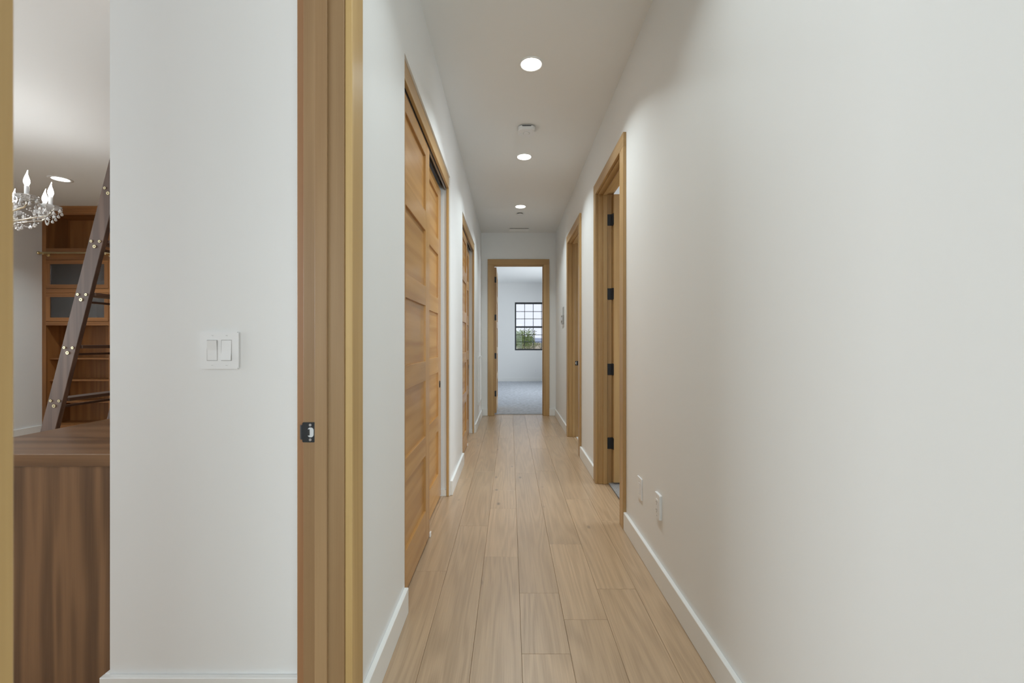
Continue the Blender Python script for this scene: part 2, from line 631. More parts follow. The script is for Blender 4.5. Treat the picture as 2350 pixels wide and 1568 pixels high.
base_y('baseboard_left', XL, 1, D0[1] + CW + 0.008, CLO[0][0] - 0.004, 'white baseboard between office doorway and first closet')
base_y('baseboard_left_middle', XL, 1, CLO[0][1] + 0.004, CLO[1][0] - 0.004, 'white baseboard between the two closets')
base_y('baseboard_left_far', XL, 1, CLO[1][1] + 0.004, YE, 'white baseboard under the return air grille')
base_y('baseboard_right', XR, -1, -0.4, D1[0] - 0.006 - CW, 'long white baseboard along the near stretch of wall')
base_y('baseboard_right_middle', XR, -1, D1[1] + 0.006 + CW, D2[0] - 0.006 - CW, 'white baseboard between the two side doorways')
base_y('baseboard_right_far', XR, -1, D2[1] + 0.006 + CW, YE, 'white baseboard beyond the farther side doorway')
base_x('baseboard_end_left', YE, -1, XL + BT, DE[0] - 0.006 - CW, 'short white baseboard left of the end doorway')
base_x('baseboard_end_right', YE, -1, DE[1] + 0.006 + CW, XR - BT, 'short white baseboard right of the end doorway')
base_x('baseboard_return', RB, -1, -1.322 - BT, XL - WT, 'white baseboard under the light switch')
base_y('baseboard_return_side', -1.322, -1, RB, 1.518, 'white baseboard wrapping the office wall corner')
base_y('baseboard_office_left', OFX, 1, -2.0, OFY - 0.002, 'white baseboard beside the office bookcase')
base_x('baseboard_bedroom', BY, -1, -2.6, 3.0, 'white baseboard under the bedroom window')

# ------------------------------------------------------------------ door frames


def strike_plate(parent, xc, y, z, toward):
    """dark strike plate on a jamb face at y looking to -y; lip toward `toward` in x"""
    s = toward
    bm = bmesh.new()
    poly = rounded(0.036, 0.057, 0.004, xc, z)
    aprism(bm, poly, y - 0.0022, y + 0.001, 'y')
    # curved lip wrapping round the jamb edge
    lip = []
    for i in range(7):
        a = PI / 2 * i / 6
        lip.append((xc + s * (0.018 + 0.010 * math.sin(a)), y - 0.0022 + 0.010 * (1 - math.cos(a))))
    for (u0, v0), (u1, v1) in zip(lip, lip[1:]):
        q = [bm.verts.new((u0, v0, z - 0.022)), bm.verts.new((u1, v1, z - 0.019)),
             bm.verts.new((u1, v1, z + 0.019)), bm.verts.new((u0, v0, z + 0.022))]
        bm.faces.new(q)
    sp = link('strike_plate', bm, 'black_metal', parent)
    tag(sp, 'dark metal strike plate with latch hole')
    bm = bmesh.new()
    aprism(bm, rounded(0.017, 0.028, 0.008, xc - s * 0.006, z), y - 0.0026, y - 0.0018, 'y')
    link('latch_opening', bm, 'latch_grey', sp)
    bm = bmesh.new()
    aprism(bm, rounded(0.006, 0.018, 0.002, xc - s * 0.0005, z), y - 0.003, y - 0.0024, 'y')
    link('latch_slot', bm, 'slot_black', sp)
    for dz in (-0.021, 0.021):
        cyl('screw', (xc - s * 0.005, y - 0.0034, z + dz), 0.0038, 0.0016, 'steel', sp, 'y', 14)
    return sp


def casing_set(root, axis, face, side, a0, a1, cm='fir_z'):
    """three flat casing boards on wall face; opening jamb faces a0..a1"""
    i0, i1 = a0 - 0.006, a1 + 0.006
    o0, o1 = i0 - CW, i1 + CW
    zi, zo = HEAD + 0.006, HEAD + 0.006 + CW
    t0, t1 = sorted((face, face + side * CT))

    def bx(name, s0, s1, z0, z1, mat):
        if axis == 'x':
            return box(name, (t0, s0, z0), (t1, s1, z1), mat, root, bev=0.0018)
        return box(name, (s0, t0, z0), (s1, t1, z1), mat, root, bev=0.0018)
    bx('side_casing', o0, i0, 0.0008, zi, cm)
    bx('side_casing', i1, o1, 0.0008, zi, cm)
    bx('head_casing', o0, o1, zi, zo, 'fir_y' if axis == 'x' else 'fir_x')


def frame_in_x_wall(name, w0, w1, a0, a1, stop, label, faces, jm='fir_z', cms=None):
    """doorway frame in a wall lying between x=w0..w1; stop=(x0,x1)"""
    root = empty(name, ((w0 + w1) / 2, (a0 + a1) / 2, 0), label=label, cat='door frame', kind='structure')
    for y0, y1 in ((a0 - JT, a0), (a1, a1 + JT)):
        box('jamb', (w0, y0, 0.0008), (w1, y1, HEAD + JT), jm, root, bev=0.0012)
    box('head_jamb', (w0, a0, HEAD), (w1, a1, HEAD + JT), 'fir_y', root)
    st = 0.011
    box('stop', (stop[0], a0, 0.0008), (stop[1], a0 + st, HEAD), jm, root, bev=0.0015)
    box('stop', (stop[0], a1 - st, 0.0008), (stop[1], a1, HEAD), jm, root, bev=0.0015)
    box('head_stop', (stop[0], a0 + st, HEAD - st), (stop[1], a1 - st, HEAD), 'fir_y', root, bev=0.0015)
    for i, (face, side) in enumerate(faces):
        casing_set(root, 'x', face, side, a0, a1, cms[i] if cms else 'fir_z')
    return root


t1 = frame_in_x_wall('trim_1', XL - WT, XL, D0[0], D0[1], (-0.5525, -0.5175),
                     'honey wood frame of the office doorway with dark strike plate', [(XL, 1), (XL - WT, -1)], 'fir_jamb_dim', ('fir_casing_lit', 'fir_red'))
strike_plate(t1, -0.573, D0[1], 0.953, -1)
t2 = frame_in_x_wall('trim_2', XR, XR + WT, D1[0], D1[1], (0.790, 0.825),
                     'honey wood frame of the near side doorway with black hinges', [(XR, -1), (XR + WT, 1)])
t3 = frame_in_x_wall('trim_3', XR, XR + WT, D2[0], D2[1], (0.790, 0.825),
                     'honey wood frame of the farther side doorway', [(XR, -1), (XR + WT, 1)])
strike_plate(t3, 0.846, D2[1], 0.94, 1)

t4 = empty('trim_4', ((DE[0] + DE[1]) / 2, YE + WT / 2, 0), label='honey wood frame of the bedroom doorway ending the hallway',
           cat='door frame', kind='structure')
for x0, x1 in ((DE[0] - JT, DE[0]), (DE[1], DE[1] + JT)):
    box('jamb', (x0, YE, 0.0008), (x1, YE + WT, HEAD + JT), 'fir_z', t4, bev=0.0012)
box('head_jamb', (DE[0], YE, HEAD), (DE[1], YE + WT, HEAD + JT), 'fir_x', t4)
for x0, x1 in ((DE[0], DE[0] + 0.011), (DE[1] - 0.011, DE[1])):
    box('stop', (x0, YE + 0.043, 0.0008), (x1, YE + 0.078, HEAD), 'fir_z', t4, bev=0.0015)
box('head_stop', (DE[0] + 0.011, YE + 0.043, HEAD - 0.011), (DE[1] - 0.011, YE + 0.078, HEAD), 'fir_x', t4, bev=0.0015)
casing_set(t4, 'y', YE, -1, DE[0], DE[1])
casing_set(t4, 'y', YE + WT, 1, DE[0], DE[1])


# ------------------------------------------------------------------ hinged doors (open)
def panel_door_pieces(root, axis, u0, u1, f0, f1, z0, z1, rails, stile, recess, mz, mh):
    """five-panel door: u is the width axis, f0..f1 thickness; rails = list of (z0,z1)"""
    def bx(name, a0, a1, g0, g1, za, zb, mat, bev=0.0015):
        if axis == 'y':
            return box(name, (g0, a0, za), (g1, a1, zb), mat, root, bev=bev)
        return box(name, (a0, g0, za), (a1, g1, zb), mat, root, bev=bev)
    bx('stile', u0, u0 + stile, f0, f1, z0, z1, mz)
    bx('stile', u1 - stile, u1, f0, f1, z0, z1, mz)
    for za, zb in rails:
        bx('rail', u0 + stile, u1 - stile, f0, f1, za, zb, mh)
    for (a, b_), (c, d) in zip(rails, rails[1:]):
        bx('panel', u0 + stile - 0.004, u1 - stile + 0.004, f0 + recess, f1 - recess, b_ - 0.004, c + 0.004, mh, 0)


def rails_for(z0, z1, bot, top, mid, n=5):
    h = (z1 - z0 - bot - top - mid * (n - 1)) / n
    out = [(z0, z0 + bot)]
    z = z0 + bot
    for i in range(n - 1):
        z += h
        out.append((z, z + mid))
        z += mid
    out.append((z1 - top, z1))
    return out


HZ = (2.248, 1.618, 0.977, 0.348)
# near side doorway: slab swung into the room, hinged on the far jamb
d1 = empty('door_1', (0.872, D1[1], 0.02), label='wooden door swung open into the near side room on black hinges', cat='door',
           kind='structure')
fy1 = D1[1] - 0.0065
panel_door_pieces(d1, 'x', 0.872, 0.872 + 0.80, fy1 - 0.035, fy1, 0.024, 2.455, rails_for(0.024, 2.455, 0.2, 0.11, 0.115), 0.115,
                  0.011, 'fir_z', 'fir_x')
for z in HZ:
    h = box('hinge', (0.8265, D1[1] - 0.0025, z - 0.048), (0.8655, D1[1] + 0.001, z + 0.048), 'black_metal', d1)
    tag(h, 'black butt hinge')
    box('hinge_leaf', (0.8695, fy1 - 0.034, z - 0.048), (0.8725, fy1 + 0.002, z + 0.048), 'black_metal', h)
    cyl('hinge_barrel', (0.8685, D1[1] - 0.0045, z - 0.05), 0.006, 0.1, 'black_metal', h, 'z', 14)
# bedroom door: slab swung into the bedroom, hinged on its left jamb
d2 = empty('door_2', (DE[0], YE + WT, 0.02), label='bedroom door swung open, seen edge-on with black hinges', cat='door', kind='structure')
fx0 = DE[0] + 0.0065
panel_door_pieces(d2, 'y', YE + WT + 0.009, YE + WT + 0.815, fx0, fx0 + 0.035, 0.024, 2.455,
                  rails_for(0.024, 2.455, 0.2, 0.11, 0.115), 0.115, 0.011, 'fir_z', 'fir_y')
for z in HZ:
    h = box('hinge', (DE[0] - 0.001, YE + WT - 0.042, z - 0.048), (DE[0] + 0.003, YE + WT - 0.001, z + 0.048), 'black_metal', d2)
    tag(h, 'black butt hinge')
    box('hinge_leaf', (fx0 - 0.002, YE + WT + 0.006, z - 0.048), (fx0 + 0.034, YE + WT + 0.0095, z + 0.048), 'black_metal', h)
    cyl('hinge_barrel', (DE[0] + 0.0045, YE + WT + 0.004, z - 0.05), 0.006, 0.1, 'black_metal', h, 'z', 14)

# ------------------------------------------------------------------ closets: surround, track, two bypass doors each
FX, BX = -0.499, -0.543          # front door face, back door face
dn = 3
for ci, (c0, c1) in enumerate(CLO):
    which = ('near', 'farther')[ci]
    tr = empty('trim_%d' % (5 + ci), (XL - 0.02, (c0 + c1) / 2, 0),
               label='honey wood fascia and track around the %s sliding closet' % which, cat='door frame', kind='structure')
    box('fascia', (-0.500, c0 + 0.001, CTOP - 0.090), (-0.482, c1 - 0.001, CTOP - 0.001), 'fir_y', tr, bev=0.0012)
    for y0, y1 in ((c0 + 0.001, c0 + 0.019), (c1 - 0.019, c1 - 0.001)):
        box('side_strip', (-0.500, y0, 0.0008), (-0.482, y1, CTOP - 0.0905), 'fir_z', tr, bev=0.0012)
    bm = bmesh.new()
    for x0 in (-0.536, -0.582):
        abox(bm, (x0, c0 + 0.02, 2.448), (x0 + 0.034, c1 - 0.02, 2.452))
        abox(bm, (x0, c0 + 0.02, 2.415), (x0 + 0.003, c1 - 0.02, 2.452))
    abox(bm, (-0.512, c0 + 0.02, 2.402), (-0.503, c1 - 0.02, 2.452))
    tag(link('track', bm, 'track_metal', tr), 'grey metal sliding track')
    gy = c0 + 0.742
    gd = box('floor_guide', (-0.501, gy, 0.0005), (-0.493, gy + 0.03, 0.03), 'guide_white', tr, bev=0.002)
    tag(gd, 'small pale floor guide')
    box('inner_baseboard', (-0.588, c1 - 0.012, 0.0005), (-0.502, c1, 0.05), 'trim_white', tr)
    for di, (f, y0, y1) in enumerate(((FX, c0 + 0.012, c0 + 0.740), (BX, c1 - 0.751, c1 - 0.023))):
        row = ('overlapping in front', 'sliding behind its neighbour')[di]
        d = empty('door_%d' % dn, (f - 0.0175, (y0 + y1) / 2, 0.012),
                  label='glossy five-panel wooden closet door of the %s closet, %s' % (which, row), cat='door', kind='structure',
                  group='sliding closet doors')
        dn += 1
        rl = [(0.012, 0.21), (0.538, 0.653), (0.981, 1.096), (1.424, 1.539), (1.867, 1.982), (2.310, 2.393)]
        panel_door_pieces(d, 'y', y0, y1, f - 0.035, f, 0.012, 2.393, rl, 0.116, 0.0125, 'door_z', 'door_y')
        if di == 1:
            bm = bmesh.new()
            acyl(bm, (f - 0.004, y1 - 0.055, 0.885), 0.027, 0.0056, 'x', 28)
            p = link('finger_pull', bm, 'black_metal', d)
            tag(p, 'round black finger pull')
            cyl('pull_cup', (f - 0.003, y1 - 0.055, 0.885), 0.021, 0.005, 'slot_black', p, 'x', 24)


# ------------------------------------------------------------------ ceiling fixtures
def downlight(x, y, d, label, power, trim=0.012, group='recessed ceiling lights', seen=True):
    r = empty('recessed_light', (x, y, CEIL), label=label, cat='ceiling light', group=group)
    R = d / 2
    lathe('trim_ring', [(R, -0.0005), (R, -0.004), (R + trim * 0.5, -0.006), (R + trim, -0.003), (R + trim, 0.0)], (x, y, CEIL),
          'trim_white', r, 40)
    lathe('diffuser', [(0.0001, -0.0035), (R * 0.6, -0.0034), (R, -0.002)], (x, y, CEIL), 'lamp_diffuser', r, 40)
    l = bpy.data.lights.new('lamp_light', 'AREA')
    l.shape = 'DISK'
    l.size = d * 0.9
    l.energy = power
    l.color = (0.86, 0.965, 0.99)
    l.spread = math.radians(120)
    o = bpy.data.objects.new('lamp_light', l)
    COL.objects.link(o)
    o.parent = r
    o.location = (0, 0, -0.009)
    return r


HALL_W = 11.5
downlight(0.135, 1.36, 0.132, 'round recessed hallway light overhead, nearest the hall entrance', HALL_W * 0.42)
downlight(0.135, 2.806, 0.132, 'largest bright round recessed light in the hallway ceiling', HALL_W)
downlight(0.135, 4.21, 0.132, 'middle round recessed light just beyond the smoke detector', HALL_W)
downlight(0.135, 5.756, 0.132, 'smallest recessed light, before the round ceiling cap', HALL_W)
downlight(-4.94, 4.786, 0.15, 'recessed office ceiling light beside the chandelier', 18.0, trim=0.03)
downlight(-4.94, 2.2, 0.15, 'recessed office ceiling light over the middle of the room', 24.0, trim=0.03)

# smoke detector: rounded square body on a mounting plate
sd = empty('smoke_detector', (0.135, 3.65, CEIL), label='white rounded-square smoke detector between two ceiling lights',
           cat='smoke detector')
bm = bmesh.new()
aprism(bm, rounded(0.118, 0.118, 0.03, 0.135, 3.65), CEIL - 0.010, CEIL - 0.0002, 'z')
link('mounting_plate', bm, 'plastic_grey', sd)
bm = bmesh.new()
aprism(bm, rounded(0.140, 0.140, 0.034, 0.135, 3.65, 8), CEIL - 0.042, CEIL - 0.010, 'z')
ed = [e for e in bm.edges if all(abs(v.co.z - (CEIL - 0.042)) < 1e-5 for v in e.verts)]
bmesh.ops.bevel(bm, geom=ed, offset=0.011, segments=3, affect='EDGES', profile=0.5)
body = link('body', bm, 'plastic_white', sd)
bm = bmesh.new()
alathe(bm, [(0.0001, -0.0475), (0.016, -0.0470), (0.023, -0.0455), (0.0255, -0.042)], (0.135, 3.65, CEIL), 28)
link('test_button', bm, 'plastic_white', sd, True)
lathe('button_groove', [(0.0255, -0.0424), (0.028, -0.0424), (0.028, -0.041), (0.0255, -0.041)], (0.135, 3.65, CEIL), 'plastic_grey', sd, 28)
box('front_slot', (0.098, 3.5785, CEIL - 0.016), (0.172, 3.581, CEIL - 0.0105), 'slot_black', sd)

# flat sprinkler cap
sc = empty('sprinkler_cap', (0.135, 6.07, CEIL), label='small round white cap on the ceiling past the last light', cat='sprinkler')
lathe('cover_plate', [(0.0001, -0.016), (0.043, -0.0155), (0.046, -0.0135), (0.046, -0.0115), (0.0001, -0.0110)], (0.135, 6.07, CEIL),
      'trim_white', sc, 32)
lathe('collar_shadow_gap', [(0.0001, -0.0110), (0.040, -0.0110), (0.040, -0.0002), (0.0001, -0.0002)], (0.135, 6.07, CEIL), 'slot_black', sc, 24)  # black ring standing in for the shadow gap above the cap

# ceiling air register
rg = empty('air_register', (0.14, 6.93, CEIL), label='slim white ceiling air register before the end doorway', cat='vent')
bm = bmesh.new()
for lo, hi in (((-0.165, -0.075), (0.165, -0.060)), ((-0.165, 0.060), (0.165, 0.075)),
               ((-0.165, -0.060), (-0.150, 0.060)), ((0.150, -0.060), (0.165, 0.060))):
    abox(bm, (0.14 + lo[0], 6.93 + lo[1], CEIL - 0.013), (0.14 + hi[0], 6.93 + hi[1], CEIL - 0.008))
link('register_frame', bm, 'trim_white', rg)
box('duct_shadow_gap', (-0.008, 6.862, CEIL - 0.008), (0.288, 6.998, CEIL - 0.0002), 'slot_black', rg)  # black block painting the shadow gap between register and ceiling
for k in range(7):
    y = 6.93 - 0.052 + k * 0.0173
    bm = bmesh.new()
    aprism(bm, [(y - 0.008, CEIL - 0.0085), (y - 0.007, CEIL - 0.0080), (y + 0.006, CEIL - 0.0125), (y + 0.005, CEIL - 0.0132)], -0.01, 0.29, 'x')
    link('slat', bm, 'trim_white', rg)

# ------------------------------------------------------------------ return air grille on the left wall
gy0, gy1, gz0, gz1 = 6.35, 7.06, 0.285, 0.990
gr = empty('return_grille', (XL, (gy0 + gy1) / 2, gz0), label='white louvred return air grille low on the wall', cat='vent')
bm = bmesh.new()
fw = 0.03
for (a, b_, c, d) in ((gy0, gy1, gz0, gz0 + fw), (gy0, gy1, gz1 - fw, gz1), (gy0, gy0 + fw, gz0 + fw, gz1 - fw), (gy1 - fw, gy1, gz0 + fw, gz1 - fw)):
    abox(bm, (XL + 0.0002, a, c), (XL + 0.011, b_, d), 0.0015)
link('grille_frame', bm, 'trim_white', gr)
box('duct_back', (XL + 0.0002, gy0 + fw, gz0 + fw), (XL + 0.0012, gy1 - fw, gz1 - fw), 'plastic_grey', gr)
nsl = 34
for k in range(nsl):
    z = gz0 + fw + (k + 0.5) * (gz1 - gz0 - 2 * fw) / nsl
    bm = bmesh.new()
    aprism(bm, [(XL + 0.0015, z + 0.007), (XL + 0.003, z + 0.008), (XL + 0.010, z - 0.007), (XL + 0.0085, z - 0.008)], gy0 + fw, gy1 - fw, 'y')
    link('slat', bm, 'trim_white', gr)


# ------------------------------------------------------------------ wall plates
def rocker_switch():
    x0, x1, z0, z1 = -1.020, -0.8935, 1.121, 1.2435
    cx, cz = (x0 + x1) / 2, (z0 + z1) / 2
    y = RB
    r = empty('light_switch', (cx, y, cz), label='white double rocker light switch on the white wall', cat='light switch')
    bm = bmesh.new()
    aprism(bm, rounded(x1 - x0, z1 - z0, 0.004, cx, cz), y - 0.006, y - 0.0002, 'y')
    ed = [e for e in bm.edges if all(abs(v.co.y - (y - 0.006)) < 1e-5 for v in e.verts)]
    bmesh.ops.bevel(bm, geom=ed, offset=0.0035, segments=2, affect='EDGES')
    link('face_plate', bm, 'plastic_white', r)
    for k, sx in enumerate((-1, 1)):
        rx = cx + sx * 0.0235
        bm = bmesh.new()
        for (a, b_, c, d) in ((-0.0175, 0.0175, -0.0345, -0.0325), (-0.0175, 0.0175, 0.0325, 0.0345),
                              (-0.0175, -0.0160, -0.0325, 0.0325), (0.0160, 0.0175, -0.0325, 0.0325)):
            abox(bm, (rx + a, y - 0.0062, cz + c), (rx + b_, y - 0.0050, cz + d))
        link('rocker_gap', bm, 'plastic_grey', r)
        tilt = 0.0022 if k == 0 else -0.0022
        bm = bmesh.new()
        aprism(bm, [(y - 0.0055, cz - 0.0325), (y - 0.0055, cz + 0.0325), (y - 0.0085 - tilt, cz + 0.0325), (y - 0.0070, cz),
                    (y - 0.0085 + tilt, cz - 0.0325)], rx - 0.0160, rx + 0.0160, 'x')
        link('rocker', bm, 'plastic_white', r)
        for dz in (-0.049, 0.049):
            s = cyl('screw', (rx, y - 0.0068, cz + dz), 0.0030, 0.001, 'plastic_white', r, 'y', 14)
            box('screw_slot', (rx - 0.0024, y - 0.0071, cz + dz - 0.0004), (rx + 0.0024, y - 0.0067, cz + dz + 0.0004), 'plastic_grey', s)


rocker_switch()


def wall_plate_x(name, x, y0, y1, z0, z1, th, kind, label, cat):
    """plate on the right wall (facing -x)"""
    cy, cz = (y0 + y1) / 2, (z0 + z1) / 2
    r = empty(name, (x, cy, cz), label=label, cat=cat)
    bm = bmesh.new()
    aprism(bm, rounded(y1 - y0, z1 - z0, 0.004, cy, cz), x - th, x - 0.0002, 'x')
    ed = [e for e in bm.edges if all(abs(v.co.x - (x - th)) < 1e-5 for v in e.verts)]
    bmesh.ops.bevel(bm, geom=ed, offset=0.002, segments=2, affect='EDGES')
    link('face_plate', bm, 'plastic_white', r)
    if kind == 'blank':
        bm = bmesh.new()
        for (a, b_, c, d) in ((-0.0178, 0.0178, -0.0345, -0.0328), (-0.0178, 0.0178, 0.0328, 0.0345),
                              (-0.0178, -0.0164, -0.0328, 0.0328), (0.0164, 0.0178, -0.0328, 0.0328)):
            abox(bm, (x - th - 0.0003, cy + a, cz + c), (x - th + 0.001, cy + b_, cz + d))
        link('insert_gap', bm, 'plastic_grey', r)
        bm = bmesh.new()
        abox(bm, (x - th - 0.0016, cy - 0.0162, cz - 0.0326), (x - th + 0.0005, cy + 0.0162, cz + 0.0326), 0.0006)
        link('insert', bm, 'plastic_white', r)
    else:
        bm = bmesh.new()
        aprism(bm, rounded(0.034, 0.068, 0.006, cy, cz), x - th - 0.0015, x - th + 0.0005, 'x')
        ins = link('receptacle', bm, 'plastic_white', r)
        for dz in (-0.0195, 0.0195):
            for dy, hh in ((-0.0064, 0.0045), (0.0064, 0.0036)):
                box('slot', (x - th - 0.0019, cy + dy - 0.0011, cz + dz - hh), (x - th - 0.0013, cy + dy + 0.0011, cz + dz + hh), 'slot_black', ins)
            cyl('ground_hole', (x - th - 0.0019, cy, cz + dz - 0.011), 0.0024, 0.0006, 'slot_black', ins, 'x', 12)
        for dz in (-0.049, 0.049):
            cyl('screw', (x - th - 0.0008, cy, cz + dz), 0.0028, 0.001, 'plastic_grey', r, 'x', 12)
    return r


wall_plate_x('wall_plate', XR, 2.4645, 2.5465, 0.309, 0.431, 0.006, 'blank',
             'flat white decorator wall plate beside the doorway casing', 'wall plate')
wall_plate_x('wall_outlet', XR, 2.148, 2.222, 0.327, 0.450, 0.0125, 'outlet',
             'thick white power outlet low on the near hallway wall', 'outlet')
# outlet on the bedroom back wall
bo = empty('wall_outlet', (0.77, BY, 0.335), label='white power outlet under the bedroom window', cat='outlet')
bm = bmesh.new()
aprism(bm, rounded(0.075, 0.12, 0.004, 0.77, 0.335), BY - 0.006, BY - 0.0002, 'y')
link('face_plate', bm, 'plastic_white', bo)
for dz in (-0.02, 0.02):
    bm = bmesh.new()
    aprism(bm, rounded(0.033, 0.028, 0.008, 0.77, 0.335 + dz), BY - 0.0075, BY - 0.005, 'y')
    so = link('socket', bm, 'plastic_white', bo)
    for dx in (-0.0064, 0.0064):
        box('slot', (0.77 + dx - 0.001, BY - 0.0079, 0.335 + dz - 0.004), (0.77 + dx + 0.001, BY - 0.0074, 0.335 + dz + 0.004), 'slot_black', so)

# thermostat / control by the end of the right wall
th = empty('thermostat', (XR, 6.14, 1.46), label='small grey wall thermostat with dark screen near the hall end', cat='thermostat')
bm = bmesh.new()
abox(bm, (XR - 0.006, 6.045, 1.464), (XR - 0.0002, 6.20, 1.700), 0.0015)
link('back_plate', bm, 'plastic_grey', th)
bm = bmesh.new()
abox(bm, (XR - 0.024, 6.05, 1.464), (XR - 0.006, 6.22, 1.588), 0.003)
tb = link('housing', bm, 'plastic_grey', th)
box('screen', (XR - 0.0248, 6.064, 1.482), (XR - 0.0238, 6.206, 1.572), 'dark_screen', tb)
box('display', (XR - 0.0252, 6.085, 1.512), (XR - 0.0247, 6.185, 1.560), 'latch_grey', tb)

# ------------------------------------------------------------------ bedroom window
wx0, wx1, wz0, wz1 = WIN
wy = BY + 0.035
w = empty('window_1', ((wx0 + wx1) / 2, BY + 0.05, wz0), label='black-framed grid window in the bedroom back wall', cat='window', kind='structure')


def wbar(name, x0, x1, z0, z1, y0=wy, y1=wy + 0.05, parent=w):
    return box(name, (x0, y0, z0), (x1, y1, z1), 'window_black', parent)


FWD = 0.042
wbar('window_frame', wx0, wx0 + FWD, wz0, wz1)
wbar('window_frame', wx1 - FWD, wx1, wz0, wz1)
wbar('window_frame', wx0 + FWD, wx1 - FWD, wz1 - FWD - 0.01, wz1)
wbar('window_frame', wx0 + FWD, wx1 - FWD, wz0, wz0 + FWD)
mz0, mz1 = 1.640, 1.690
wbar('meeting_rail', wx0 + FWD, wx1 - FWD, mz0, mz1)
gx0, gx1 = wx0 + FWD, wx1 - FWD
ncol, nrow = 4, 3
cw_ = (gx1 - gx0) / ncol
for k in range(1, ncol):
    x = gx0 + k * cw_
    for za, zb in ((wz0 + FWD, mz0), (mz1, wz1 - FWD - 0.01)):
        wbar('muntin', x - 0.008, x + 0.008, za, zb, wy + 0.015, wy + 0.038)
for za, zb in ((wz0 + FWD, mz0), (mz1, wz1 - FWD - 0.01)):
    hh = (zb - za) / nrow
    for k in range(1, nrow):
        z = za + k * hh
        wbar('muntin', gx0, gx1, z - 0.008, z + 0.008, wy + 0.016, wy + 0.037)
    for i in range(ncol):
        for j in range(nrow):
            xa = gx0 + i * cw_ + (0.008 if i else 0)
            xb = gx0 + (i + 1) * cw_ - (0.008 if i < ncol - 1 else 0)
            zc = za + j * hh + (0.008 if j else 0)
            zd = za + (j + 1) * hh - (0.008 if j < nrow - 1 else 0)
            box('pane', (xa, wy + 0.024, zc), (xb, wy + 0.028, zd), 'window_glass', w)


def added_window(name, axis, t, a0, a1, z0, z1, cols, label):
    """unseen black-framed window, invented to admit a fill lamp; t = plane of the frame"""
    c = (t, (a0 + a1) / 2, z0) if axis == 'x' else ((a0 + a1) / 2, t, z0)
    r = empty(name, c, label=label, cat='window', kind='structure')

    def bx(nm, p0, p1, q0, q1, d0, d1, mat):
        if axis == 'x':
            return box(nm, (t + d0, p0, q0), (t + d1, p1, q1), mat, r)
        return box(nm, (p0, t + d0, q0), (p1, t + d1, q1), mat, r)
    f = 0.045
    bx('window_frame', a0, a1, z0, z0 + f, -0.025, 0.025, 'window_black')
    bx('window_frame', a0, a1, z1 - f, z1, -0.025, 0.025, 'window_black')
    bx('window_frame', a0, a0 + f, z0 + f, z1 - f, -0.025, 0.025, 'window_black')
    bx('window_frame', a1 - f, a1, z0 + f, z1 - f, -0.025, 0.025, 'window_black')
    w_ = (a1 - a0 - 2 * f) / cols
    for k in range(cols):
        p = a0 + f + k * w_
        if k:
            bx('mullion', p - 0.012, p + 0.012, z0 + f, z1 - f, -0.02, 0.02, 'window_black')
        bx('pane', p + (0.012 if k else 0), p + w_ - (0.012 if k < cols - 1 else 0), z0 + f, z1 - f, -0.002, 0.002, 'window_glass')
    return r


added_window('added_window_2', 'x', OFX - 0.06, -0.5, 2.9, 0.9, 2.4, 4, 'added wide black-framed window in the office side wall')
added_window('added_window_3', 'y', -2.06, -5.1, -2.1, 0.9, 2.4, 4, 'added wide black-framed window in the office front wall')
added_window('added_window_4', 'y', -5.06, 0.25, 3.25, 0.35, 2.55, 3, 'added tall black-framed window in the room behind the hallway')
added_window('added_window_5', 'x', 3.06, 8.6, 12.2, 0.75, 2.45, 4, 'added wide black-framed window in the bedroom side wall')
added_window('added_window_6', 'x', 3.46, 2.4, 3.8, 0.9, 2.3, 2, 'added black-framed window in the carpeted side room')
added_window('added_window_7', 'x', 3.46, 5.1, 6.1, 1.0, 2.2, 1, 'added small black-framed bathroom window')

# ------------------------------------------------------------------ office: built-in bookcase
bk = empty('bookcase', ((OFX - 4.35) / 2, OFY + 0.15, 0), label='dark cherry built-in bookcase with glass doors and open shelves', cat='bookcase')
SY0, SY1 = OFY, OFY + 0.32
bays = [(-6.128, -5.300), (-5.250, -4.422)]
stiles = [(OFX + 0.001, -6.128), (-5.300, -5.250), (-4.422, -4.370)]
for x0, x1 in stiles:
    box('face_stile', (x0, SY0, 0.0), (x1, SY0 + 0.02, 2.889), 'cherry_z', bk, bev=0.001)
    box('side_panel', (max(x0, OFX + 0.001), SY0 + 0.02, 0.0), (x1, SY1, 2.94), 'cherry_z', bk)
box('back_panel', (OFX + 0.001, SY1 - 0.002, 0.0), (-4.37, SY1 + 0.004, 2.94), 'cherry_z', bk)
box('top_panel', (-6.128, SY0 + 0.02, 2.90), (-4.422, SY1 - 0.003, 2.93), 'cherry_x', bk)
bm = bmesh.new()
aprism(bm, [(SY0 + 0.02, 2.889), (SY0 - 0.004, 2.889), (SY0 - 0.004, 2.930), (SY0 - 0.014, 2.935), (SY0 - 0.014, 2.950),
            (SY0 - 0.020, 2.955), (SY0 - 0.020, 2.998), (SY0 + 0.02, 2.998)], OFX + 0.001, -4.37, 'x')
link('crown', bm, 'cherry_x', bk)
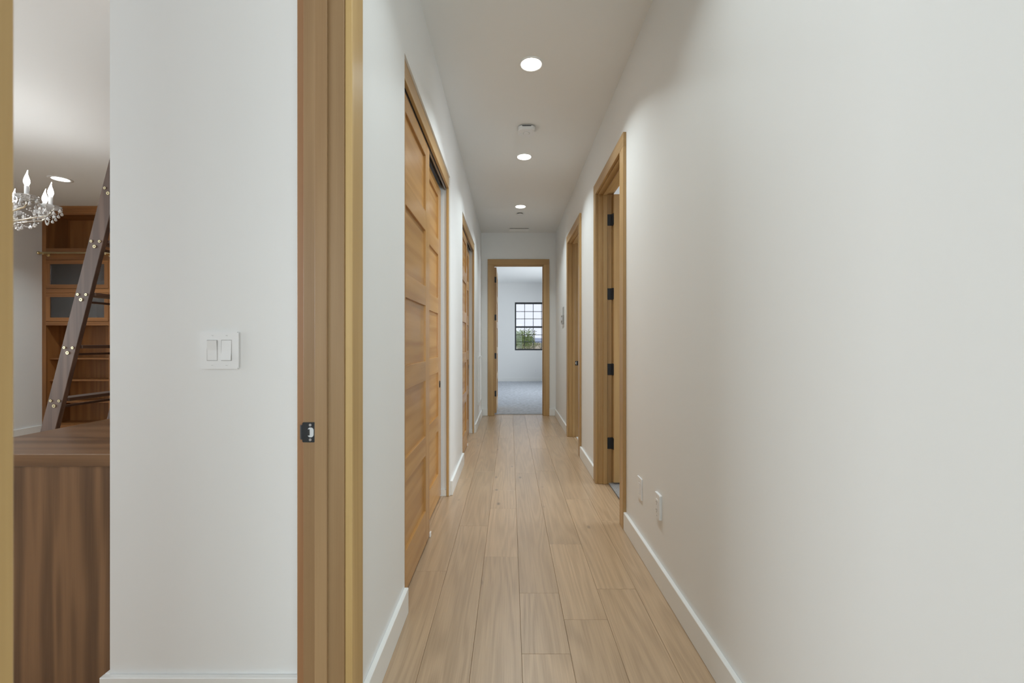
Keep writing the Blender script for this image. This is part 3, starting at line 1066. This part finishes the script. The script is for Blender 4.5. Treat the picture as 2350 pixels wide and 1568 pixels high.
for x0, x1 in bays:
    for z0, z1 in ((2.293, 2.446), (1.857, 1.913), (1.428, 1.477), (0.0, 0.117)):
        box('face_rail', (x0, SY0, z0), (x1, SY0 + 0.02, z1), 'cherry_x', bk, bev=0.001)
    for z in (2.42, 1.87, 1.44, 0.986, 0.698, 0.410, 0.110):
        box('shelf', (x0 + 0.0005, SY0 + (0.021 if z in (2.42, 1.87, 1.44, 0.110) else 0.045), z - 0.009), (x1 - 0.0005, SY1 - 0.003, z + 0.009),
            'cherry_x', bk)
    for z0, z1 in ((1.915, 2.291), (1.479, 1.855)):
        a, b_ = x0 + 0.003, x1 - 0.003
        f = 0.053
        dr = box('cabinet_door', (a, SY0 - 0.004, z0 + 0.002), (b_, SY0 + 0.016, z0 + f), 'cherry_x', bk, bev=0.001)
        box('door_rail', (a, SY0 - 0.004, z1 - f), (b_, SY0 + 0.016, z1 - 0.002), 'cherry_x', dr, bev=0.001)
        box('door_stile', (a, SY0 - 0.004, z0 + f), (a + f, SY0 + 0.016, z1 - f), 'cherry_z', dr, bev=0.001)
        box('door_stile', (b_ - f, SY0 - 0.004, z0 + f), (b_, SY0 + 0.016, z1 - f), 'cherry_z', dr, bev=0.001)
        box('glass_pane', (a + f, SY0 + 0.004, z0 + f), (b_ - f, SY0 + 0.008, z1 - f), 'cabinet_glass', dr)

# brass ladder rail round the two bookcases
RZ = 2.372
lr = empty('ladder_rail', (-6.1, OFY - 0.07, RZ), label='thin brass ladder rail across the front of the far bookcase', cat='rail')
tube('rail_pipe', [(-6.145, OFY - 0.07, RZ), (-4.38, OFY - 0.07, RZ)], 0.0125, 'brass', lr, 14)
bm = bmesh.new()
acyl(bm, (-6.155, OFY - 0.07, RZ), 0.02, 0.014, 'x', 18)
link('end_knob', bm, 'brass', lr, True)
for x in (-6.09, -5.275, -4.40):
    bm = bmesh.new()
    acyl(bm, (x, OFY - 0.075, RZ - 0.016), 0.011, 0.066, 'y', 12)
    acyl(bm, (x, OFY - 0.0095, RZ - 0.016), 0.022, 0.009, 'y', 16)
    link('bracket', bm, 'brass', lr)
lr2 = empty('ladder_rail', (-2.2, 4.0, RZ), label='brass rail that the library ladder hooks onto behind the wall corner', cat='rail')
tube('rail_pipe', [(-2.165, 2.46, RZ), (-2.165, 5.3, RZ)], 0.0125, 'brass', lr2, 14)
for y in (3.1, 4.2, 5.2):
    bm = bmesh.new()
    acyl(bm, (-2.165, y, RZ - 0.016), 0.011, 0.149, 'x', 12)
    link('bracket', bm, 'brass', lr2)

# walnut counter in the office, end panel toward the doorway
dk = empty('counter_desk', (-1.70, 1.53, 0), label='dark walnut desk-height counter with thick top and full end panel', cat='desk')
box('top', (-2.050, 1.520, 0.774), (-1.343, 5.35, 0.818), 'walnut_x', dk, bev=0.003, seg=2)
box('end_panel', (-2.036, 1.527, 0.0005), (-1.343, 1.551, 0.774), 'walnut_z', dk, bev=0.001)
box('back_panel', (-1.363, 1.551, 0.0005), (-1.343, 5.34, 0.774), 'walnut_z', dk)
box('front_panel', (-2.030, 1.551, 0.08), (-2.010, 5.34, 0.774), 'walnut_z', dk)
for k in range(5):
    y0 = 1.58 + k * 0.74
    for z0, z1 in ((0.12, 0.40), (0.415, 0.58), (0.595, 0.75)):
        d = box('drawer', (-2.038, y0, z0), (-2.031, y0 + 0.725, z1), 'walnut_y', dk, bev=0.001)
        tube('drawer_pull', [(-2.038, y0 + 0.30, z1 - 0.05), (-2.058, y0 + 0.305, z1 - 0.05), (-2.058, y0 + 0.42, z1 - 0.05), (-2.038, y0 + 0.425, z1 - 0.05)],
             0.005, 'brass', d, 8)
# upper shelves standing on the counter; the ladder leans on their rail
ub = empty('upper_bookcase', (-1.67, 3.9, 0.819), label='tall cherry shelf unit standing on the walnut counter behind the wall corner', cat='bookcase')
for y in (2.50, 3.45, 4.40, 5.32):
    box('side_panel', (-2.015, y, 0.819), (-1.345, y + 0.022, 2.99), 'cherry_z', ub)
box('back_panel', (-1.365, 2.522, 0.819), (-1.345, 5.32, 2.99), 'cherry_z', ub)
for z in (0.82, 1.25, 1.66, 2.07, 2.44, 2.96):
    for y0, y1 in ((2.522, 3.45), (3.472, 4.40), (4.422, 5.32)):
        box('shelf', (-2.01, y0, z), (-1.366, y1, z + 0.022), 'cherry_x', ub)

# ------------------------------------------------------------------ rolling library ladder
LY, LW, LT = 2.50, 0.44, 0.027
SL = 0.254


def lx(z):
    return -2.5335 + SL * (z - 1.1775)


ld = empty('library_ladder', (lx(0), LY + LW / 2, 0), label='leaning walnut library ladder with brass bolts', cat='ladder')
hw = 0.0425
for y0 in (LY, LY + LW - LT):
    bm = bmesh.new()
    aprism(bm, [(lx(0.05) - hw, 0.05), (lx(0.05) + hw, 0.05), (lx(2.50) + hw, 2.50), (lx(2.50) - hw, 2.50)], y0, y0 + LT, 'y')
    bmesh.ops.bevel(bm, geom=bm.edges[:], offset=0.002, segments=1, affect='EDGES')
    s = link('side_rail', bm, 'ladder_wood', ld)
    # wheel under each rail and a brass hook on the rail pipe
    wh = cyl('wheel', (lx(0.045), y0 + 0.003, 0.045), 0.045, LT - 0.006, 'rubber', ld, 'y', 28)
    cyl('hub', (lx(0.045), y0 - 0.002, 0.045), 0.014, LT + 0.004, 'brass', wh, 'y', 16)
    yy = y0 + LT / 2
    tube('hook', [(lx(2.40) + 0.01, yy, 2.40), (-2.165, yy, 2.408), (-2.145, yy, 2.392), (-2.140, yy, 2.37), (-2.146, yy, 2.35)], 0.006, 'brass', ld, 8)
for k in range(-3, 5):
    z = 1.1775 + 0.305 * k
    if z > 2.44:
        continue
    c = lx(z)
    box('tread', (c - 0.052, LY + LT, z - 0.006), (c + 0.052, LY + LW - LT, z + 0.013), 'ladder_tread', ld, bev=0.002)
    bm = bmesh.new()
    c2 = lx(z - 0.05)
    abox(bm, (c2 - 0.012, LY + LT, z - 0.046), (c2 + 0.012, LY + LW - LT, z - 0.034), 0.001)
    link('tread_brace', bm, 'ladder_tread', ld)
    for dx, dz, r in ((-0.0238, 0.0, 0.0075), (0.0238, -0.001, 0.0075), (-0.005, -0.030, 0.0095)):
        bm = bmesh.new()
        acyl(bm, (c + dx, LY - 0.004, z + dz), r, 0.005, 'y', 16)
        bt = link('bolt', bm, 'brass', ld)
        bm = bmesh.new()
        acyl(bm, (c + dx, LY - 0.0046, z + dz), r * 0.35, 0.001, 'y', 8)
        link('bolt_socket', bm, 'slot_black', bt)

# ------------------------------------------------------------------ chandelier
CX, CY, CR, CN = -4.06, 3.28, 0.42, 10
TIP = CAM_H + 1.295
ch = empty('chandelier', (CX, CY, CEIL), label='crystal chandelier with lit candle bulbs and bead strands', cat='chandelier')
zb = TIP - 0.118                      # bulb base
zd = zb - 0.092                       # dish top


def octa(bm, c, r, h=None):
    h = h or r
    c = Vector(c)
    t = bm.verts.new(c + Vector((0, 0, h)))
    d = bm.verts.new(c - Vector((0, 0, h)))
    ring = [bm.verts.new(c + Vector((r * math.cos(PI / 3 * i), r * math.sin(PI / 3 * i), 0))) for i in range(6)]
    for i in range(6):
        j = (i + 1) % 6
        bm.faces.new((t, ring[i], ring[j]))
        bm.faces.new((d, ring[j], ring[i]))


def bead_mesh(r, name='bead_mesh'):
    bm = bmesh.new()
    bmesh.ops.create_icosphere(bm, subdivisions=1, radius=r)
    return bm


lathe('canopy', [(0.0001, -0.03), (0.03, -0.03), (0.06, -0.012), (0.065, 0.0)], (CX, CY, CEIL), 'silvered_metal', ch, 28)
tube('chain', [(CX, CY, CEIL - 0.03), (CX, CY, zd + 0.24)], 0.004, 'silvered_metal', ch, 8)
lathe('stem', [(0.0001, 0.26), (0.012, 0.25), (0.03, 0.22), (0.014, 0.19), (0.02, 0.17), (0.05, 0.13), (0.055, 0.10), (0.02, 0.06), (0.018, 0.02),
               (0.05, -0.02), (0.06, -0.05), (0.03, -0.09), (0.02, -0.12), (0.05, -0.15), (0.055, -0.18), (0.02, -0.22), (0.0001, -0.24)],
      (CX, CY, zd), 'crystal', ch, 20)
lathe('bowl', [(0.02, -0.13), (0.07, -0.115), (0.11, -0.08), (0.115, -0.078), (0.08, -0.12), (0.02, -0.14)], (CX, CY, zd), 'crystal', ch, 24)
lathe('upper_dish', [(0.02, 0.13), (0.06, 0.14), (0.10, 0.17), (0.103, 0.168), (0.065, 0.132), (0.02, 0.122)], (CX, CY, zd), 'crystal', ch, 24)


def drop(parent, x, y, z, n=2, s=1.0):
    """little string of beads ending in a pear drop"""
    bm = bmesh.new()
    zz = z
    for i in range(n):
        octa(bm, (x, y, zz - 0.006 * s), 0.0055 * s, 0.006 * s)
        zz -= 0.0125 * s
    alathe(bm, [(0.0001, 0.0), (0.004 * s, -0.006 * s), (0.009 * s, -0.018 * s), (0.008 * s, -0.026 * s), (0.0001, -0.031 * s)], (x, y, zz), 6)
    return link('crystal_drop', bm, 'crystal_bead', parent)


def swag(p, q, sag, n, r, parent):
    bm = bmesh.new()
    p, q = Vector(p), Vector(q)
    for i in range(n + 1):
        t = i / n
        c = p.lerp(q, t)
        c.z -= sag * 4 * t * (1 - t)
        octa(bm, c, r)
    return link('bead_strand', bm, 'crystal_bead', parent)


tipsA = []
for k in range(CN):
    a = 2 * PI * k / CN
    ca, sa = math.cos(a), math.sin(a)

    def P(r, z):
        return (CX + r * ca, CY + r * sa, z)
    arm = tube('arm', [P(0.03, zd - 0.11), P(0.10, zd - 0.155), P(0.19, zd - 0.150), P(0.28, zd - 0.115), P(0.35, zd - 0.085), P(0.40, zd - 0.07), P(CR, zd - 0.045),
                       P(CR, zd - 0.01)], 0.0065, 'silvered_metal', ch, 8)
    lathe('bobeche', [(0.008, -0.010), (0.03, -0.006), (0.055, 0.010), (0.066, 0.020), (0.068, 0.018), (0.057, 0.004), (0.03, -0.014), (0.008, -0.018)],
          P(CR, zd - 0.005), 'crystal', ch, 24, smooth=False)
    lathe('candle_sleeve', [(0.0001, 0.0), (0.0135, 0.0), (0.0135, 0.088), (0.0115, 0.092), (0.0001, 0.092)], P(CR, zd), 'plastic_white', ch, 18)
    bm = bmesh.new()
    alathe(bm, [(0.010, 0.0), (0.013, 0.008), (0.0185, 0.026), (0.0175, 0.042), (0.012, 0.064), (0.006, 0.084), (0.003, 0.100), (0.002, 0.112), (0.0001, 0.118)],
           P(CR, zb), 18)
    for v in bm.verts:      # bent flame tip
        h = v.co.z - zb
        if h > 0.07:
            v.co.x += (h - 0.07) ** 2 * 4.0
    link('candle_bulb', bm, 'bulb_glow', ch, True)
    for j in range(9):
        b2 = 2 * PI * j / 9 + 0.2
        x, y = CX + CR * ca + 0.064 * math.cos(b2), CY + CR * sa + 0.064 * math.sin(b2)
        drop(ch, x, y, zd + 0.010, 1 + (j % 3), 1.15)
    for t_, z_ in ((0.12, -0.162), (0.19, -0.160), (0.26, -0.132), (0.33, -0.102)):
        p = P(t_, zd + z_)
        drop(ch, p[0], p[1], p[2], 1 + (k % 2), 1.25)
    a2 = 2 * PI * (k + 1) / CN
    q = (CX + CR * math.cos(a2), CY + CR * math.sin(a2), zd - 0.03)
    swag(P(CR, zd - 0.03), q, 0.085, 15, 0.0075, ch)
    swag(P(0.10, zd + 0.165), P(0.36, zd - 0.06), 0.045, 18, 0.0065, ch)
    q2 = (CX + 0.24 * math.cos(a2), CY + 0.24 * math.sin(a2), zd - 0.135)
    swag(P(0.24, zd - 0.135), q2, 0.05, 10, 0.0075, ch)
    # upper glass scroll
    tube('scroll', [P(0.02, zd + 0.13), P(0.08, zd + 0.20), P(0.15, zd + 0.215), P(0.19, zd + 0.17), P(0.17, zd + 0.13)], [0.007, 0.007, 0.006, 0.005, 0.004],
         'crystal', ch, 6)
    p = P(0.19, zd + 0.165)
    drop(ch, p[0], p[1], p[2], 2, 1.2)
    if k % 2 == 0:
        l = bpy.data.lights.new('candle_light', 'POINT')
        l.energy = 0.8
        l.shadow_soft_size = 0.03
        l.color = (1.0, 0.95, 0.87)
        o = bpy.data.objects.new('candle_light', l)
        COL.objects.link(o)
        o.parent = ch
        o.location = Vector(P(CR, zb + 0.16)) - wloc(ch)

# ------------------------------------------------------------------ outside the bedroom window
bm = bmesh.new()
gw, gd_ = 44, 40
gv = []
for j in range(gd_ + 1):
    y = BY + 0.6 + (j / gd_) ** 2.2 * 640
    row = []
    for i in range(gw + 1):
        x = (i / gw - 0.5) * (60 + y * 1.5)
        z = -0.30 + 0.10 * math.sin(x * 0.11 + y * 0.05) * min(1, y / 80) + max(0, (x - 4) * 0.004) * min(1, y / 120)
        row.append(bm.verts.new((x, y, z)))
    gv.append(row)
for j in range(gd_):
    for i in range(gw):
        bm.faces.new((gv[j][i], gv[j][i + 1], gv[j + 1][i + 1], gv[j + 1][i]))
tag(link('ground_outside', bm, 'dry_ground', smooth=True), 'dry tan open ground outside the bedroom window', 'ground', kind='structure')

bm = bmesh.new()
top, bot, bk_ = [], [], []
for i in range(61):
    x = -500 + i * 1000 / 60
    h = 8.5 + 4.0 * math.sin(i * 0.31 + 0.4) + 2.2 * math.sin(i * 0.83) + 1.0 * math.sin(i * 1.9)
    bot.append(bm.verts.new((x, 560, -1)))
    top.append(bm.verts.new((x, 600, max(2, h))))
    bk_.append(bm.verts.new((x, 660, -1)))
for i in range(60):
    bm.faces.new((bot[i], bot[i + 1], top[i + 1], top[i]))
    bm.faces.new((top[i], top[i + 1], bk_[i + 1], bk_[i]))
tag(link('hills', bm, 'hill_haze', smooth=True), 'distant hazy blue-grey hills beyond the window', 'hills', kind='structure')


def bush(name, x, y, z, w_, h_, n, leaf, mat, label, cat, seed, trunk=True, lower=0.15):
    r = random.Random(seed)
    root = empty(name, (x, y, z), label=label, cat=cat)
    clumps = []
    for i in range(max(5, n // 90)):
        a = r.uniform(0, 2 * PI)
        rr = w_ / 2 * math.sqrt(r.random()) * 0.8
        clumps.append((x + rr * math.cos(a), y + rr * math.sin(a) * 0.8, z + h_ * r.uniform(lower + 0.15, 0.86), r.uniform(0.16, 0.30) * w_))
    bm = bmesh.new()
    for i in range(n):
        cx, cy, cz, cr = r.choice(clumps)
        d = Vector((r.gauss(0, 1), r.gauss(0, 1), r.gauss(0, 0.8))).normalized() * cr * r.uniform(0.5, 1.0)
        p = Vector((cx, cy, cz)) + d
        u = Vector((r.gauss(0, 1), r.gauss(0, 1), r.gauss(0, 1))).normalized()
        v = u.orthogonal().normalized()
        s = leaf * r.uniform(0.6, 1.3)
        q = [bm.verts.new(p - u * s), bm.verts.new(p + v * s * 0.5), bm.verts.new(p + u * s), bm.verts.new(p - v * s * 0.5)]
        bm.faces.new(q)
    f = link('foliage', bm, mat, root)
    if trunk:
        bm = bmesh.new()
        for cx, cy, cz, cr in clumps[:9]:
            m = Vector((x + (cx - x) * 0.35, y + (cy - y) * 0.35, z + (cz - z) * 0.5))
            atube(bm, [(x, y, z - 0.05), m, (cx, cy, cz)], [0.07 * h_ / 3, 0.045 * h_ / 3, 0.015 * h_ / 3], 6)
        link('trunk', bm, 'bark', root)
    return root


bush('tree', 1.45, 58, -0.35, 3.5, 3.2, 3600, 0.095, 'leaf_green', 'leafy green tree outside the bedroom window', 'tree', 5, lower=0.25)
bush('shrub', 0.9, 50, -0.35, 1.5, 1.0, 700, 0.05, 'leaf_olive', 'low olive shrub under the tree outside the window', 'shrub', 7)
bush('shrub', 3.2, 70, -0.35, 2.8, 1.5, 900, 0.07, 'leaf_olive', 'olive brush to one side of the leafy tree outside', 'shrub', 9)
bush('shrub', 6.6, 95, -0.2, 3.0, 1.3, 700, 0.08, 'leaf_olive', 'dark brush on the open ground outside the window', 'shrub', 12)
up = empty('utility_pole', (5.0, 90, -0.3), label='slim utility pole beyond the tree outside the window', cat='utility pole')
tube('pole', [(5.0, 90, -0.4), (5.0, 90, 3.7)], [0.09, 0.06], 'weathered_pole', up, 8)
box('crossarm', (4.5, 89.9, 3.35), (5.5, 90.0, 3.45), 'weathered_pole', up)
